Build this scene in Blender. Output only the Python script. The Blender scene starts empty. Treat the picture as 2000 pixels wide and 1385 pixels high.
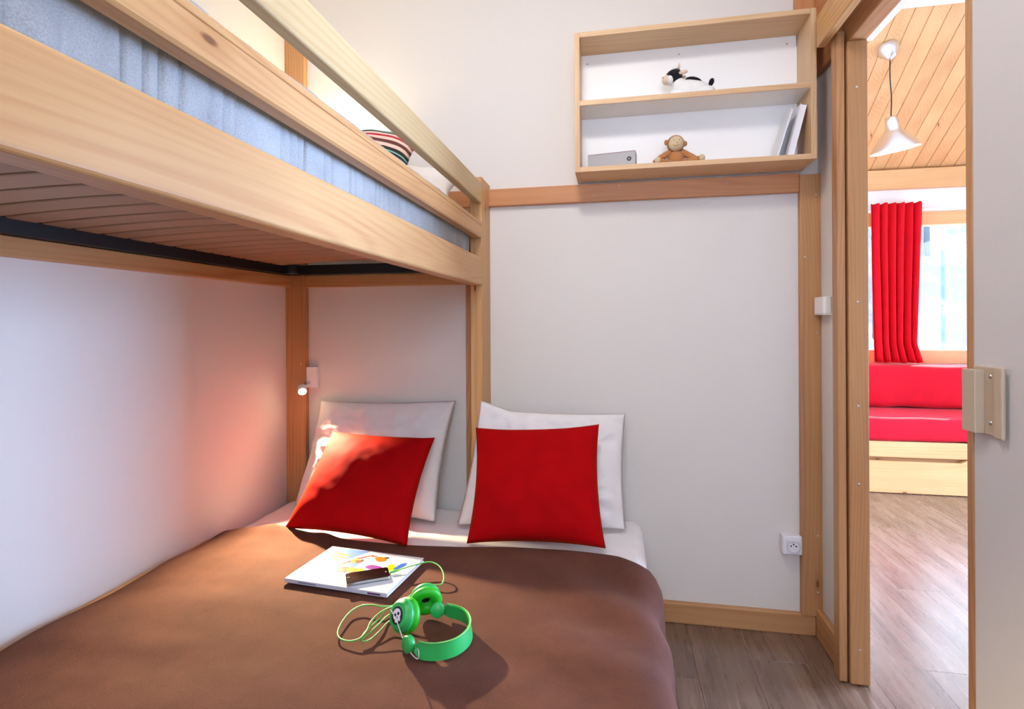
import bpy, bmesh, math, random
from mathutils import Vector, Matrix, noise
random.seed(7)
scn = bpy.context.scene
C = scn.collection

# ------------------------------------------------------------------ camera
PSI, ROLL, EYE = math.radians(10.78), math.radians(0.3), 1.12
d = Vector((-math.sin(PSI), math.cos(PSI), 0)); r = Vector((math.cos(PSI), math.sin(PSI), 0)); u = Vector((0, 0, 1))
cx = math.cos(ROLL)*r - math.sin(ROLL)*u
cy = math.sin(ROLL)*r + math.cos(ROLL)*u
cam = bpy.data.cameras.new('camera'); camo = bpy.data.objects.new('camera', cam); C.objects.link(camo)
M = Matrix.Identity(4)
for i in range(3):
    M[i][0] = cx[i]; M[i][1] = cy[i]; M[i][2] = -d[i]
M[2][3] = EYE
camo.matrix_world = M
cam.sensor_fit = 'HORIZONTAL'; cam.sensor_width = 36; cam.lens = 1050/2000*36
cam.shift_y = -(692.5-631.5)/2000; cam.clip_start = 0.02; cam.clip_end = 200
scn.camera = camo

# ------------------------------------------------------------------ world, sun, large lights, exposure
w = bpy.data.worlds.new('world'); scn.world = w; w.use_nodes = True
bg = w.node_tree.nodes['Background']; bg.inputs[0].default_value = (.64, .81, 1, 1); bg.inputs[1].default_value = 10.5
def light(name, kind, loc, direction, energy, color, **kw):
    L = bpy.data.lights.new(name, kind); L.energy = energy; L.color = color
    for k, v in kw.items(): setattr(L, k, v)
    o = bpy.data.objects.new(name, L); C.objects.link(o); o.location = loc
    o.rotation_euler = Vector(direction).to_track_quat('-Z', 'Y').to_euler()
    return o
light('sun', 'SUN', (8, 12, 8), (-1.1, -1, -.73), 22, (1, .93, .82), angle=.01)
# daylight falling in through the glazed door of the living room
light('glass_door_daylight', 'AREA', (3.52, 2.86, 1.1), (-1, -.45, -.12), 255, (.41, .60, 1), shape='RECTANGLE', size=1.5, size_y=1.9, spread=math.radians(125))
light('bedroom_fill', 'AREA', (.15, -1.0, 1.78), (0, 1, .06), 12.5, (.58, .62, 1), shape='RECTANGLE', size=.85, size_y=.6)  # added bluish fill from behind the viewer, no known source there
light('ceiling_light_glow', 'AREA', (-.2, .85, 2.5), (0, .5, -1), 13, (1, .96, .935), shape='DISK', size=.32)
vs = scn.view_settings
vs.view_transform = 'Standard'; vs.look = 'None'; vs.gamma = 1; vs.use_curve_mapping = False; vs.exposure = 0.0

# ------------------------------------------------------------------ materials
def lin(c):
    return tuple(((v/255)/12.92 if v/255 <= .04045 else ((v/255+.055)/1.055)**2.4) for v in c) + (1,)
class NT:
    def __init__(s, name):
        s.m = bpy.data.materials.new(name); s.m.use_nodes = True; s.t = s.m.node_tree; s.b = s.t.nodes['Principled BSDF']
    def n(s, kind, **kw):
        x = s.t.nodes.new(kind)
        for k, v in kw.items():
            if k.startswith('i_'):
                x.inputs[k[2:].replace('_', ' ')].default_value = v
            else: setattr(x, k, v)
        return x
    def l(s, a, b): s.t.links.new(a, b)
    def bump(s, h, strength, dist=.002):
        b = s.n('ShaderNodeBump'); b.inputs['Strength'].default_value = strength; b.inputs['Distance'].default_value = dist
        s.l(h, b.inputs['Height']); s.l(b.outputs[0], s.b.inputs['Normal'])
    def math(s, op, a, b=None, clamp=False):
        x = s.n('ShaderNodeMath', operation=op, use_clamp=clamp)
        for i, v in enumerate((a, b)):
            if v is None: continue
            if isinstance(v, (int, float)): x.inputs[i].default_value = v
            else: s.l(v, x.inputs[i])
        return x.outputs[0]
    def mix(s, f, a, b, blend='MIX'):
        x = s.n('ShaderNodeMix', data_type='RGBA', blend_type=blend)
        for sock, v in ((x.inputs[0], f), (x.inputs[6], a), (x.inputs[7], b)):
            if isinstance(v, (int, float)): sock.default_value = v
            elif isinstance(v, tuple): sock.default_value = v
            else: s.l(v, sock)
        return x.outputs[2]
    def ramp(s, f, stops, interp='LINEAR'):
        x = s.n('ShaderNodeValToRGB'); cr = x.color_ramp; cr.interpolation = interp
        while len(cr.elements) < len(stops): cr.elements.new(.5)
        for e, (p, c) in zip(cr.elements, stops):
            e.position = p; e.color = c if isinstance(c, tuple) else (c, c, c, 1)
        s.l(f, x.inputs[0]); return x.outputs[0]
    def coords(s, scale=(1, 1, 1), rnd=0):
        tc = s.n('ShaderNodeTexCoord').outputs['Object']
        if rnd:
            oi = s.n('ShaderNodeObjectInfo')
            cb = s.n('ShaderNodeCombineXYZ')
            s.l(s.math('MULTIPLY', oi.outputs['Random'], 17.3*rnd), cb.inputs[0])
            s.l(s.math('MULTIPLY', oi.outputs['Random'], 11.1*rnd), cb.inputs[1])
            s.l(s.math('MULTIPLY', oi.outputs['Random'], 23.7*rnd), cb.inputs[2])
            v = s.n('ShaderNodeVectorMath', operation='ADD'); s.l(tc, v.inputs[0]); s.l(cb.outputs[0], v.inputs[1]); tc = v.outputs[0]
        mp = s.n('ShaderNodeMapping'); mp.inputs['Scale'].default_value = scale; s.l(tc, mp.inputs[0])
        return mp.outputs[0]
    def noise(s, vec, scale, detail=3, rough=.5):
        x = s.n('ShaderNodeTexNoise'); x.inputs['Scale'].default_value = scale; x.inputs['Detail'].default_value = detail; x.inputs['Roughness'].default_value = rough
        s.l(vec, x.inputs['Vector']); return x.outputs['Fac']

def plain(name, rgb, rough=.5, metal=0, **kw):
    t = NT(name); t.b.inputs['Base Color'].default_value = lin(rgb); t.b.inputs['Roughness'].default_value = rough; t.b.inputs['Metallic'].default_value = metal
    for k, v in kw.items(): t.b.inputs[k.replace('_', ' ')].default_value = v
    return t.m

WOODS = {}
def wood(tone, axis):
    """pine with growth rings running along the axis of the board"""
    if (tone, axis) in WOODS: return WOODS[(tone, axis)]
    li, dk, contrast, knots = {
        'pale':   ((200, 176, 132), (178, 144, 96), .65, .05),
        'pine':   ((208, 163, 110), (178, 117, 66), .85, .10),
        'honey':  ((198, 148, 100), (158, 102, 60), .8, .16),
        'shelf':  ((226, 192, 150), (196, 148, 104), .6, .20),
        'orange': ((212, 152, 104), (178, 110, 66), .8, .14),
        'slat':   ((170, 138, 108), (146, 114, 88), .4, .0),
        'lining': ((226, 176, 122), (204, 142, 88), .6, .2),
    }[tone]
    t = NT('wood_%s_%s' % (tone, axis))
    sc = [1, 1, 1]; sc['xyz'.index(axis)] = .10
    oth = [k for k in 'xyz' if k != axis]
    flow = t.noise(t.coords(tuple(sc), 1), 7, 1.5, .45)
    sep = t.n('ShaderNodeSeparateXYZ'); t.l(t.coords((1, 1, 1), 1), sep.inputs[0])
    so = {'x': sep.outputs[0], 'y': sep.outputs[1], 'z': sep.outputs[2]}
    cross = t.math('ADD', so[oth[0]], t.math('MULTIPLY', so[oth[1]], .8))
    phase = t.math('ADD', t.math('MULTIPLY', cross, 420), t.math('MULTIPLY', flow, 75))
    ring = t.math('ADD', t.math('MULTIPLY', t.math('SINE', phase), .5), .5)
    ring = t.math('POWER', ring, 2.2)
    gate = t.noise(t.coords(tuple(sc), 2), 11, 1)
    ring = t.math('MULTIPLY', ring, t.ramp(gate, [(.35, .25), (.65, 1.)]))
    sc2 = [1, 1, 1]; sc2['xyz'.index(axis)] = .03
    fib = t.noise(t.coords(tuple(sc2), 1), 160, 3, .6)
    sc3 = [1, 1, 1]; sc3['xyz'.index(axis)] = .15
    broad = t.noise(t.coords(tuple(sc3), 2), 9, 2)
    f = t.math('ADD', t.math('MULTIPLY', ring, .55*contrast), t.math('MULTIPLY', t.ramp(broad, [(.3, 0.), (.7, 1.)]), .45))
    f = t.math('ADD', f, t.math('MULTIPLY', t.math('SUBTRACT', fib, .5), .5), True)
    col = t.mix(f, lin(li), lin(dk))
    hgt = t.math('SUBTRACT', fib, t.math('MULTIPLY', ring, .3))
    if knots > 0:
        cb = t.n('ShaderNodeCombineXYZ'); t.l(t.math('MULTIPLY', so[axis], 3.4), cb.inputs[0]); t.l(t.math('MULTIPLY', cross, 11), cb.inputs[1])
        vo = t.n('ShaderNodeTexVoronoi', voronoi_dimensions='2D'); vo.inputs['Scale'].default_value = 1; t.l(cb.outputs[0], vo.inputs['Vector'])
        sep = t.n('ShaderNodeSeparateColor'); t.l(vo.outputs['Color'], sep.inputs[0])
        pick = t.math('LESS_THAN', sep.outputs[0], knots)
        core = t.math('MULTIPLY', t.ramp(vo.outputs['Distance'], [(.03, 1.), (.06, 0.)]), pick)
        halo = t.math('MULTIPLY', t.ramp(vo.outputs['Distance'], [(.04, 1.), (.2, 0.)]), pick)
        col = t.mix(t.math('MULTIPLY', halo, .5), col, lin(dk))
        col = t.mix(t.math('MULTIPLY', core, .8), col, lin((104, 58, 30)))
    hs = t.n('ShaderNodeHueSaturation'); oi = t.n('ShaderNodeObjectInfo')
    t.l(t.math('ADD', t.math('MULTIPLY', oi.outputs['Random'], .14), .93), hs.inputs['Value']); t.l(col, hs.inputs['Color'])
    t.l(hs.outputs[0], t.b.inputs['Base Color'])
    t.b.inputs['Roughness'].default_value = .42; t.b.inputs['Specular IOR Level'].default_value = .35
    t.bump(hgt, .18, .0008)
    WOODS[(tone, axis)] = t.m
    return t.m

def wallpaper(name, rgb):
    t = NT(name)
    a = t.noise(t.coords((1, 1, .06)), 420, 2); b = t.noise(t.coords((.06, .06, 1)), 420, 2)
    h = t.math('ADD', a, b)
    c = t.mix(t.ramp(h, [(.35, 0.), (.65, 1.)]), lin(tuple(int(x*.965) for x in rgb)), lin(rgb))
    t.l(c, t.b.inputs['Base Color']); t.b.inputs['Roughness'].default_value = .62; t.b.inputs['Specular IOR Level'].default_value = .3
    t.bump(h, .22, .0006); return t.m
def cloth(name, rgb, rough=.9, sheen=.0, scale=700, bump=.25, wr=0, var=.06, sheen_tint=None):
    t = NT(name); n = t.noise(t.coords(), scale, 2); m = t.noise(t.coords(), 14, 3)
    f = t.math('ADD', t.math('MULTIPLY', n, .6), t.math('MULTIPLY', m, .4))
    dk = tuple(max(0, int(x*(1-var*2))) for x in rgb); lt = tuple(min(255, int(x*(1+var))) for x in rgb)
    t.l(t.mix(t.ramp(f, [(.3, 0.), (.7, 1.)]), lin(dk), lin(lt)), t.b.inputs['Base Color'])
    t.b.inputs['Roughness'].default_value = rough; t.b.inputs['Specular IOR Level'].default_value = .15
    if sheen: t.b.inputs['Sheen Weight'].default_value = sheen; t.b.inputs['Sheen Roughness'].default_value = .4
    if sheen_tint: t.b.inputs['Sheen Tint'].default_value = lin(sheen_tint)
    h = n
    if wr:
        k = t.noise(t.coords((1, 1, 1)), 9, 4, .55); h = t.math('ADD', t.math('MULTIPLY', n, .12), t.math('MULTIPLY', k, wr))
        t.bump(h, .5, .012)
    else: t.bump(h, bump, .0015)
    return t.m

MAT = {}
MAT['wall'] = wallpaper('woven_wallpaper', (226, 220, 213))
MAT['wall_white'] = plain('white_paint', (238, 234, 226), .6)
MAT['white_panel'] = plain('white_panel', (248, 247, 244), .45)
MAT['white_plastic'] = plain('white_plastic', (246, 244, 240), .35)
MAT['socket_plastic'] = plain('socket_plastic', (235, 232, 236), .3)
MAT['black_metal'] = plain('black_steel', (34, 36, 40), .4, .4)
MAT['dark'] = plain('dark_gap', (14, 12, 11), .8)
MAT['steel'] = plain('brushed_steel', (205, 205, 205), .3, 1)
MAT['alu'] = plain('polished_aluminium', (226, 226, 228), .28, 1)
MAT['sheet'] = cloth('white_cotton', (236, 230, 230), .8, .1, 900, wr=.0, bump=.15, var=.02)
MAT['pillow'] = cloth('white_pillow_cotton', (238, 233, 231), .8, .1, 900, wr=.35, var=.02)
MAT['red_velvet'] = cloth('red_velvet', (178, 10, 16), .8, .12, 900, bump=.2, var=.06, sheen_tint=(255, 120, 0))
MAT['red_velvet'].node_tree.nodes['Principled BSDF'].inputs['Specular IOR Level'].default_value = .03
MAT['red_sofa'] = cloth('red_sofa_cloth', (214, 22, 44), .85, .3, 600, wr=.25, var=.04, sheen_tint=(255, 130, 140))
MAT['red_curtain'] = cloth('red_curtain_cloth', (222, 18, 36), .85, .2, 700, bump=.15, var=.03, sheen_tint=(255, 120, 120))
MAT['blanket'] = cloth('brown_fleece', (98, 60, 48), .95, .02, 520, bump=.6, var=.09, sheen_tint=(255, 190, 150))
MAT['mattress_grey'] = cloth('blue_grey_ticking', (176, 178, 178), .9, .05, 500, bump=.5, var=.07)
MAT['green'] = plain('green_plastic', (42, 172, 84), .38)
MAT['green_soft'] = plain('green_soft_pad', (34, 176, 30), .45)
MAT['green_cord'] = plain('green_cord', (104, 186, 92), .45)
MAT['black'] = plain('black_gloss', (10, 10, 11), .12)
MAT['black_print'] = plain('black_print', (16, 16, 18), .5)
MAT['white_print'] = plain('white_print', (236, 232, 238), .5)
MAT['paper'] = plain('white_paper', (240, 238, 240), .6)
MAT['grey_card'] = plain('grey_card', (176, 172, 172), .55)
MAT['grey_card_dark'] = plain('grey_card_side', (128, 126, 126), .55)
MAT['dark_red'] = plain('dark_red_print', (140, 30, 50), .5)
MAT['beige_plastic'] = plain('beige_handle', (196, 176, 150), .45)
MAT['plush_white'] = cloth('white_plush', (240, 238, 234), .95, .4, 300, bump=.7, var=.03)
MAT['plush_black'] = cloth('black_plush', (34, 32, 38), .95, .3, 300, bump=.7, var=.08)
MAT['plush_pink'] = cloth('pink_beige_plush', (232, 204, 182), .95, .3, 300, bump=.5, var=.03)
MAT['plush_brown'] = cloth('brown_plush', (186, 128, 80), .95, .35, 300, bump=.7, var=.06)
MAT['plush_beige'] = cloth('beige_plush', (214, 192, 156), .95, .3, 300, bump=.5, var=.04)
MAT['door_panel'] = wallpaper('grey_door_laminate', (214, 209, 206))
def emit(name, rgb, s):
    t = NT(name); t.b.inputs['Base Color'].default_value = lin(rgb); t.b.inputs['Emission Color'].default_value = lin(rgb); t.b.inputs['Emission Strength'].default_value = s; return t.m
MAT['bulb'] = emit('warm_led', (255, 226, 180), 60)
MAT['diffuser'] = emit('lit_diffuser', (255, 244, 230), 6)
MAT['pendant_inside'] = emit('lit_white_enamel', (255, 250, 240), 2.2)
def glass():
    m = bpy.data.materials.new('window_glass'); m.use_nodes = True; t = m.node_tree; t.nodes.clear()
    o = t.nodes.new('ShaderNodeOutputMaterial'); a = t.nodes.new('ShaderNodeBsdfTransparent'); b = t.nodes.new('ShaderNodeBsdfGlossy'); x = t.nodes.new('ShaderNodeMixShader')
    b.inputs['Roughness'].default_value = .02; x.inputs[0].default_value = .05
    t.links.new(a.outputs[0], x.inputs[1]); t.links.new(b.outputs[0], x.inputs[2]); t.links.new(x.outputs[0], o.inputs[0]); return m
MAT['glass'] = glass()
def plank_floor():
    t = NT('vinyl_oak_plank')
    v = t.coords((1, .05, 1), 1)
    a = t.noise(v, 60, 5, .65); b = t.noise(t.coords((1, .12, 1), 2), 14, 3); c2 = t.noise(t.coords((1, .02, 1), 3), 220, 2)
    f = t.math('ADD', t.math('MULTIPLY', a, .55), t.math('MULTIPLY', b, .45))
    col = t.ramp(f, [(.3, lin((86, 62, 48))), (.5, lin((116, 88, 70))), (.72, lin((144, 116, 96)))])
    scr = t.ramp(c2, [(.62, 0.), (.74, 1.)])
    col = t.mix(t.math('MULTIPLY', scr, .35), col, lin((196, 178, 160)))
    hs = t.n('ShaderNodeHueSaturation'); oi = t.n('ShaderNodeObjectInfo')
    t.l(t.math('ADD', t.math('MULTIPLY', oi.outputs['Random'], .2), .9), hs.inputs['Value']); t.l(col, hs.inputs['Color'])
    t.l(hs.outputs[0], t.b.inputs['Base Color'])
    t.l(t.math('ADD', t.math('MULTIPLY', a, .16), .20), t.b.inputs['Roughness']); t.b.inputs['Specular IOR Level'].default_value = 1.0
    t.bump(t.math('ADD', a, c2), .15, .0006); return t.m
MAT['plank'] = plank_floor()
def striped():
    t = NT('striped_cushion_cloth')
    uv = t.n('ShaderNodeUVMap').outputs[0]
    sp = t.n('ShaderNodeSeparateXYZ'); t.l(uv, sp.inputs[0])
    k, p, g, rd, br = lin((44, 34, 34)), lin((222, 190, 172)), lin((120, 190, 178)), lin((176, 30, 50)), lin((96, 52, 44))
    st = [(0, k), (.07, p), (.14, br), (.22, p), (.29, k), (.36, g), (.39, k), (.46, p), (.53, br), (.60, p), (.66, rd), (.70, p), (.75, k), (.79, g), (.82, k), (.87, p), (.90, br), (.93, p), (.955, rd), (.97, p), (.985, k)]
    t.l(t.ramp(sp.outputs[1], st, 'CONSTANT'), t.b.inputs['Base Color']); t.b.inputs['Roughness'].default_value = .9; return t.m
MAT['striped'] = striped()
def snow_hill():
    t = NT('snowy_hillside')
    n = t.noise(t.coords((1, 1, .5)), 1.1, 6, .7)
    t.l(t.ramp(n, [(.42, lin((60, 80, 104))), (.56, lin((88, 106, 126))), (.70, lin((240, 244, 248)))]), t.b.inputs['Base Color']); t.b.inputs['Roughness'].default_value = .9; return t.m
MAT['snow'] = snow_hill()
MAT['bark'] = plain('grey_bark', (62, 68, 78), .9)

# ------------------------------------------------------------------ builders
def setp(o, label=None, cat=None, group=None, kind=None):
    if label: o['label'] = label
    if cat: o['category'] = cat
    if group: o['group'] = group
    if kind: o['kind'] = kind
    return o
def thing(name, loc, label, cat, group=None):
    o = bpy.data.objects.new(name, None); o.empty_display_size = .05; C.objects.link(o); o.location = loc
    return setp(o, label, cat, group)
def wloc(o):
    v = Vector(o.location)
    while o.parent: o = o.parent; v += Vector(o.location)
    return v
def obj(name, bm, mat, parent=None, smooth=False, origin=None):
    """bm is in world coordinates; the object's origin goes to the middle of its bounds"""
    co = [v.co for v in bm.verts]
    lo = Vector((min(c[i] for c in co) for i in range(3))); hi = Vector((max(c[i] for c in co) for i in range(3)))
    o0 = Vector(origin) if origin else (lo+hi)/2
    bmesh.ops.translate(bm, verts=bm.verts, vec=-o0)
    bmesh.ops.recalc_face_normals(bm, faces=bm.faces)
    me = bpy.data.meshes.new(name); bm.to_mesh(me); bm.free()
    if smooth:
        for p in me.polygons: p.use_smooth = True
    for m in (mat if isinstance(mat, (list, tuple)) else [mat]): me.materials.append(m)
    o = bpy.data.objects.new(name, me); C.objects.link(o)
    if parent: o.parent = parent; o.location = o0 - wloc(parent)
    else: o.location = o0
    return o
def bm_box(bm, lo, hi, bev=0, seg=2):
    lo, hi = Vector(lo), Vector(hi)
    res = bmesh.ops.create_cube(bm, size=1)['verts']
    for v in res: v.co = Vector((lo[i]+(v.co[i]+.5)*(hi[i]-lo[i]) for i in range(3)))
    if bev:
        es = list({e for v in res for e in v.link_edges})
        bmesh.ops.bevel(bm, geom=es, offset=bev, segments=seg, affect='EDGES', profile=.5)
def box(name, lo, hi, mat, parent=None, bev=.002, seg=2, xf=None):
    bm = bmesh.new(); bm_box(bm, lo, hi, bev, seg)
    if xf: bmesh.ops.transform(bm, matrix=xf, verts=bm.verts)
    return obj(name, bm, mat, parent)
def prism(name, poly, axis, a, b, mat, parent=None, smooth=False, bev=0):
    """poly in the two other axes, extruded along axis from a to b"""
    bm = bmesh.new(); i = 'xyz'.index(axis); oth = [k for k in range(3) if k != i]
    def P(p, t):
        v = [0, 0, 0]; v[i] = t; v[oth[0]] = p[0]; v[oth[1]] = p[1]; return v
    A = [bm.verts.new(P(p, a)) for p in poly]; B = [bm.verts.new(P(p, b)) for p in poly]
    bm.faces.new(A); bm.faces.new(B[::-1]); n = len(poly)
    for k in range(n): bm.faces.new((A[k], A[(k+1) % n], B[(k+1) % n], B[k]))
    if bev: bmesh.ops.bevel(bm, geom=list(bm.edges), offset=bev, segments=1, affect='EDGES')
    return obj(name, bm, mat, parent, smooth)
def rnd_rect(x0, x1, z0, z1, rad, n=4):
    out = []
    for (X, Z, a0) in ((x1-rad, z1-rad, 0), (x0+rad, z1-rad, 90), (x0+rad, z0+rad, 180), (x1-rad, z0+rad, 270)):
        for k in range(n+1):
            a = math.radians(a0+90*k/n); out.append((X+rad*math.cos(a), Z+rad*math.sin(a)))
    return out
def catmull(pts, m=8, closed=False):
    P = [Vector(p) for p in pts]; n = len(P); out = []
    rng = n if closed else n-1
    for i in range(rng):
        if closed: p0, p1, p2, p3 = P[i-1], P[i], P[(i+1) % n], P[(i+2) % n]
        else: p0, p1, p2, p3 = P[max(i-1, 0)], P[i], P[i+1], P[min(i+2, n-1)]
        for k in range(m):
            t = k/m
            out.append(.5*((2*p1)+(-p0+p2)*t+(2*p0-5*p1+4*p2-p3)*t*t+(-p0+3*p1-3*p2+p3)*t**3))
    if not closed: out.append(P[-1])
    return out
def bm_tube(bm, pts, rad, n=8, cap=True):
    pts = [Vector(p) for p in pts]; rings = []; ref = None
    for i, p in enumerate(pts):
        t = (pts[min(i+1, len(pts)-1)]-pts[max(i-1, 0)]).normalized()
        if ref is None:
            ref = t.orthogonal().normalized()
        ref = (ref-t*ref.dot(t)).normalized(); s = t.cross(ref)
        R = rad[i] if isinstance(rad, (list, tuple)) else rad
        rings.append([bm.verts.new(p+R*(math.cos(2*math.pi*k/n)*ref+math.sin(2*math.pi*k/n)*s)) for k in range(n)])
    for a, b in zip(rings, rings[1:]):
        for k in range(n): bm.faces.new((a[k], a[(k+1) % n], b[(k+1) % n], b[k]))
    if cap: bm.faces.new(rings[0][::-1]); bm.faces.new(rings[-1])
def tube(name, pts, rad, mat, parent=None, n=8):
    bm = bmesh.new(); bm_tube(bm, pts, rad, n); return obj(name, bm, mat, parent, True)
def bm_lathe(bm, prof, center, axis, n=32):
    """prof: (radius, distance along axis)"""
    ax = Vector(axis).normalized(); e = ax.orthogonal().normalized(); f = ax.cross(e); c = Vector(center); rings = []
    for (R, h) in prof:
        if R < 1e-6: rings.append([bm.verts.new(c+ax*h)])
        else: rings.append([bm.verts.new(c+ax*h+R*(math.cos(2*math.pi*k/n)*e+math.sin(2*math.pi*k/n)*f)) for k in range(n)])
    for a, b in zip(rings, rings[1:]):
        for k in range(n):
            k2 = (k+1) % n
            if len(a) == 1 and len(b) == 1: continue
            if len(a) == 1: bm.faces.new((a[0], b[k2], b[k]))
            elif len(b) == 1: bm.faces.new((a[k], a[k2], b[0]))
            else: bm.faces.new((a[k], a[k2], b[k2], b[k]))
def lathe(name, prof, center, axis, mat, parent=None, n=32, smooth=True):
    bm = bmesh.new(); bm_lathe(bm, prof, center, axis, n); return obj(name, bm, mat, parent, smooth)
def ellipsoid(name, c, rad, mat, parent=None, rot=None, seg=20, fn=None):
    bm = bmesh.new(); bmesh.ops.create_uvsphere(bm, u_segments=seg, v_segments=seg//2+2, radius=1)
    for v in bm.verts:
        p = Vector((v.co[0]*rad[0], v.co[1]*rad[1], v.co[2]*rad[2]))
        if fn: p = fn(v.co.copy(), p)
        if rot: p = rot @ p
        v.co = p+Vector(c)
    return obj(name, bm, mat, parent, True)
def cushion(name, BL, BR, TR, TL, thick, mat, parent=None, back=.5, pinch=.05, n=36, wr=.006, seed=0, p=2.6, sag=0, warp=None, origin=None):
    """pillow stretched between four world corners, bulging mostly to the front (towards the viewer side)"""
    BL, BR, TR, TL = map(Vector, (BL, BR, TR, TL))
    nrm = ((BR-BL).cross(TL-BL)).normalized()
    if nrm.y > 0: nrm = -nrm
    ctr = (BL+BR+TR+TL)/4
    bm = bmesh.new(); uvl = bm.loops.layers.uv.new('UVMap'); F, B = {}, {}; uvs = {}
    for i in range(n+1):
        for j in range(n+1):
            a, b = i/n, j/n
            # sides pulled in between the corners
            uu = a + (.5-a)*2*pinch*(4*b*(1-b))*.5; vv = b + (.5-b)*2*pinch*(4*a*(1-a))*.5
            q = BL*(1-uu)*(1-vv)+BR*uu*(1-vv)+TR*uu*vv+TL*(1-uu)*vv
            e = max(0, (1-abs(2*a-1)**p))*max(0, (1-abs(2*b-1)**p))
            t = thick*e**.55
            if sag: t *= 1+sag*(.5-b)
            if warp: q = warp(a, b, q)
            k = noise.noise(Vector((q.x*9+seed, q.y*9, q.z*9)))*wr + wr*.9*math.sin(17*(a*.6+b)+5*noise.noise(Vector((a*3+seed, b*3, 0))))*max(0, noise.noise(Vector((a*2.5, b*2.5+seed, 4)))+.15) + noise.noise(Vector((q.x*28+seed, q.y*28, q.z*28)))*wr*.35
            rg = 1-abs(noise.noise(Vector((a*4.2+seed, b*3.1, seed*.7))))*2
            if wr > .01: k += wr*.55*max(0, rg)**5 + wr*.4*max(0, 1-abs(noise.noise(Vector((a*7+b*3, b*5-a*2+seed, 1.7))))*2.4)**4
            edge = min(1, 6*min(a, 1-a, b, 1-b)+.15)
            f = bm.verts.new(q+nrm*(t+k*edge)); F[i, j] = f; uvs[f] = (a, b)
            if i in (0, n) or j in (0, n): B[i, j] = f
            else:
                g = bm.verts.new(q-nrm*t*back); B[i, j] = g; uvs[g] = (a, b)
    for i in range(n):
        for j in range(n):
            for G, fl in ((F, 0), (B, 1)):
                q = [G[i, j], G[i+1, j], G[i+1, j+1], G[i, j+1]]
                if fl: q.reverse()
                try: fc = bm.faces.new(q)
                except ValueError: continue
                for lp in fc.loops: lp[uvl].uv = uvs[lp.vert]
    return obj(name, bm, mat, parent, True, origin)

# ------------------------------------------------------------------ the setting
XL, YB, XR, XO = -1.377, 2.10, .72, .765     # left wall, back wall, partition faces
YF, ZC = -1.0, 2.62
S = lambda o: setp(o, kind='structure')
fl = S(box('floor', (-1.5, -1.1, -.12), (3.6, 4.8, -.012), MAT['dark'], bev=0))
PW, PL = .18, 1.22
bm = bmesh.new(); bm_box(bm, (-PW/2+.0002, -PL/2+.0002, -.012), (PW/2-.0002, PL/2-.0002, 0), .0006, 1)
pm = bpy.data.meshes.new('plank'); bm.to_mesh(pm); bm.free(); pm.materials.append(MAT['plank'])
flw = Vector(fl.location)
for i in range(-3, 19):
    x = .255+PW/2+PW*i
    off = random.random()*PL
    y = -1.1-off+PL/2
    while y-PL/2 < 4.7:
        if y+PL/2 > .3 and x > -.1 and x < 3.5:
            o = bpy.data.objects.new('plank', pm); C.objects.link(o); o.parent = fl; o.location = Vector((x, y, 0))-flw
        y += PL
S(box('wall_left', (XL-.06, YF, 0), (XL, YB+.06, ZC), MAT['wall'], bev=0))
S(box('wall_back', (XL, YB, 0), (XO, YB+.06, 3.1), MAT['wall'], bev=0))
# partition towards the living room: a stub beside the back wall, the door opening, the rest behind the sliding door
bm = bmesh.new(); bm_box(bm, (XR, 1.86, 0), (XO, YB, 3.1)); bm_box(bm, (XR, YF, 0), (XO, 1.0, 3.1)); bm_box(bm, (XR, 1.0, 2.06), (XO, 1.86, 3.1))
S(obj('wall_right', bm, MAT['wall']))
bm = bmesh.new()
bm_box(bm, (XL, YF-.06, 0), (-.3, YF, ZC)); bm_box(bm, (.6, YF-.06, 0), (XR, YF, ZC)); bm_box(bm, (-.3, YF-.06, 0), (.6, YF, 1.2)); bm_box(bm, (-.3, YF-.06, 2.1), (.6, YF, ZC))
S(obj('wall_front', bm, MAT['wall_white']))
S(box('ceiling', (XL-.06, YF-.06, ZC), (XR, YB, ZC+.06), MAT['wall_white'], bev=0))
# trims
Z = 'z'
t1 = S(box('trim_1', (XL, 2.072, .36), (-1.286, YB, ZC), wood('honey', 'z'), bev=.003))
t2 = S(box('trim_2', (-1.286, 2.078, 1.584), (.652, YB, 1.652), wood('orange', 'x'), bev=.003))
t3 = S(box('trim_3', (.652, 2.074, .072), (.722, YB, 1.645), wood('honey', 'z'), bev=.003))
S(box('trim_4', (.640, 2.076, 2.1), (.722, YB, ZC), wood('orange', 'z'), bev=.003))
S(box('trim_5', (-.585, 2.080, .36), (-.535, YB, 1.584), wood('honey', 'z'), bev=.003))
S(box('baseboard_back', (.10, 2.078, 0), (.70, YB, .076), wood('honey', 'x'), bev=.004))
S(box('baseboard_right', (.698, 1.862, 0), (XR, 2.078, .1), wood('honey', 'y'), bev=.004))
S(box('trim_6', (.702, 1.862, 1.99), (XR, 2.074, 2.3), wood('orange', 'y'), bev=.003))
t7 = S(box('trim_7', (.680, 1.826, .004), (.704, 1.870, 2.02), wood('honey', 'z'), bev=.004))
t8 = S(box('trim_8', (.709, 1.820, .002), (.766, 1.866, 1.985), wood('honey', 'z'), bev=.004))
S(box('trim_9', (.712, 1.0, 1.985), (.766, 1.866, 2.06), wood('honey', 'y'), bev=.003))
S(box('trim_10', (.642, .2, 1.998), (.668, 1.88, 2.10), wood('pine', 'y'), bev=.003))
S(box('trim_11', (.766, 1.0, 2.0), (.80, 1.87, 2.10), MAT['wall_white'], bev=.003))
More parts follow.
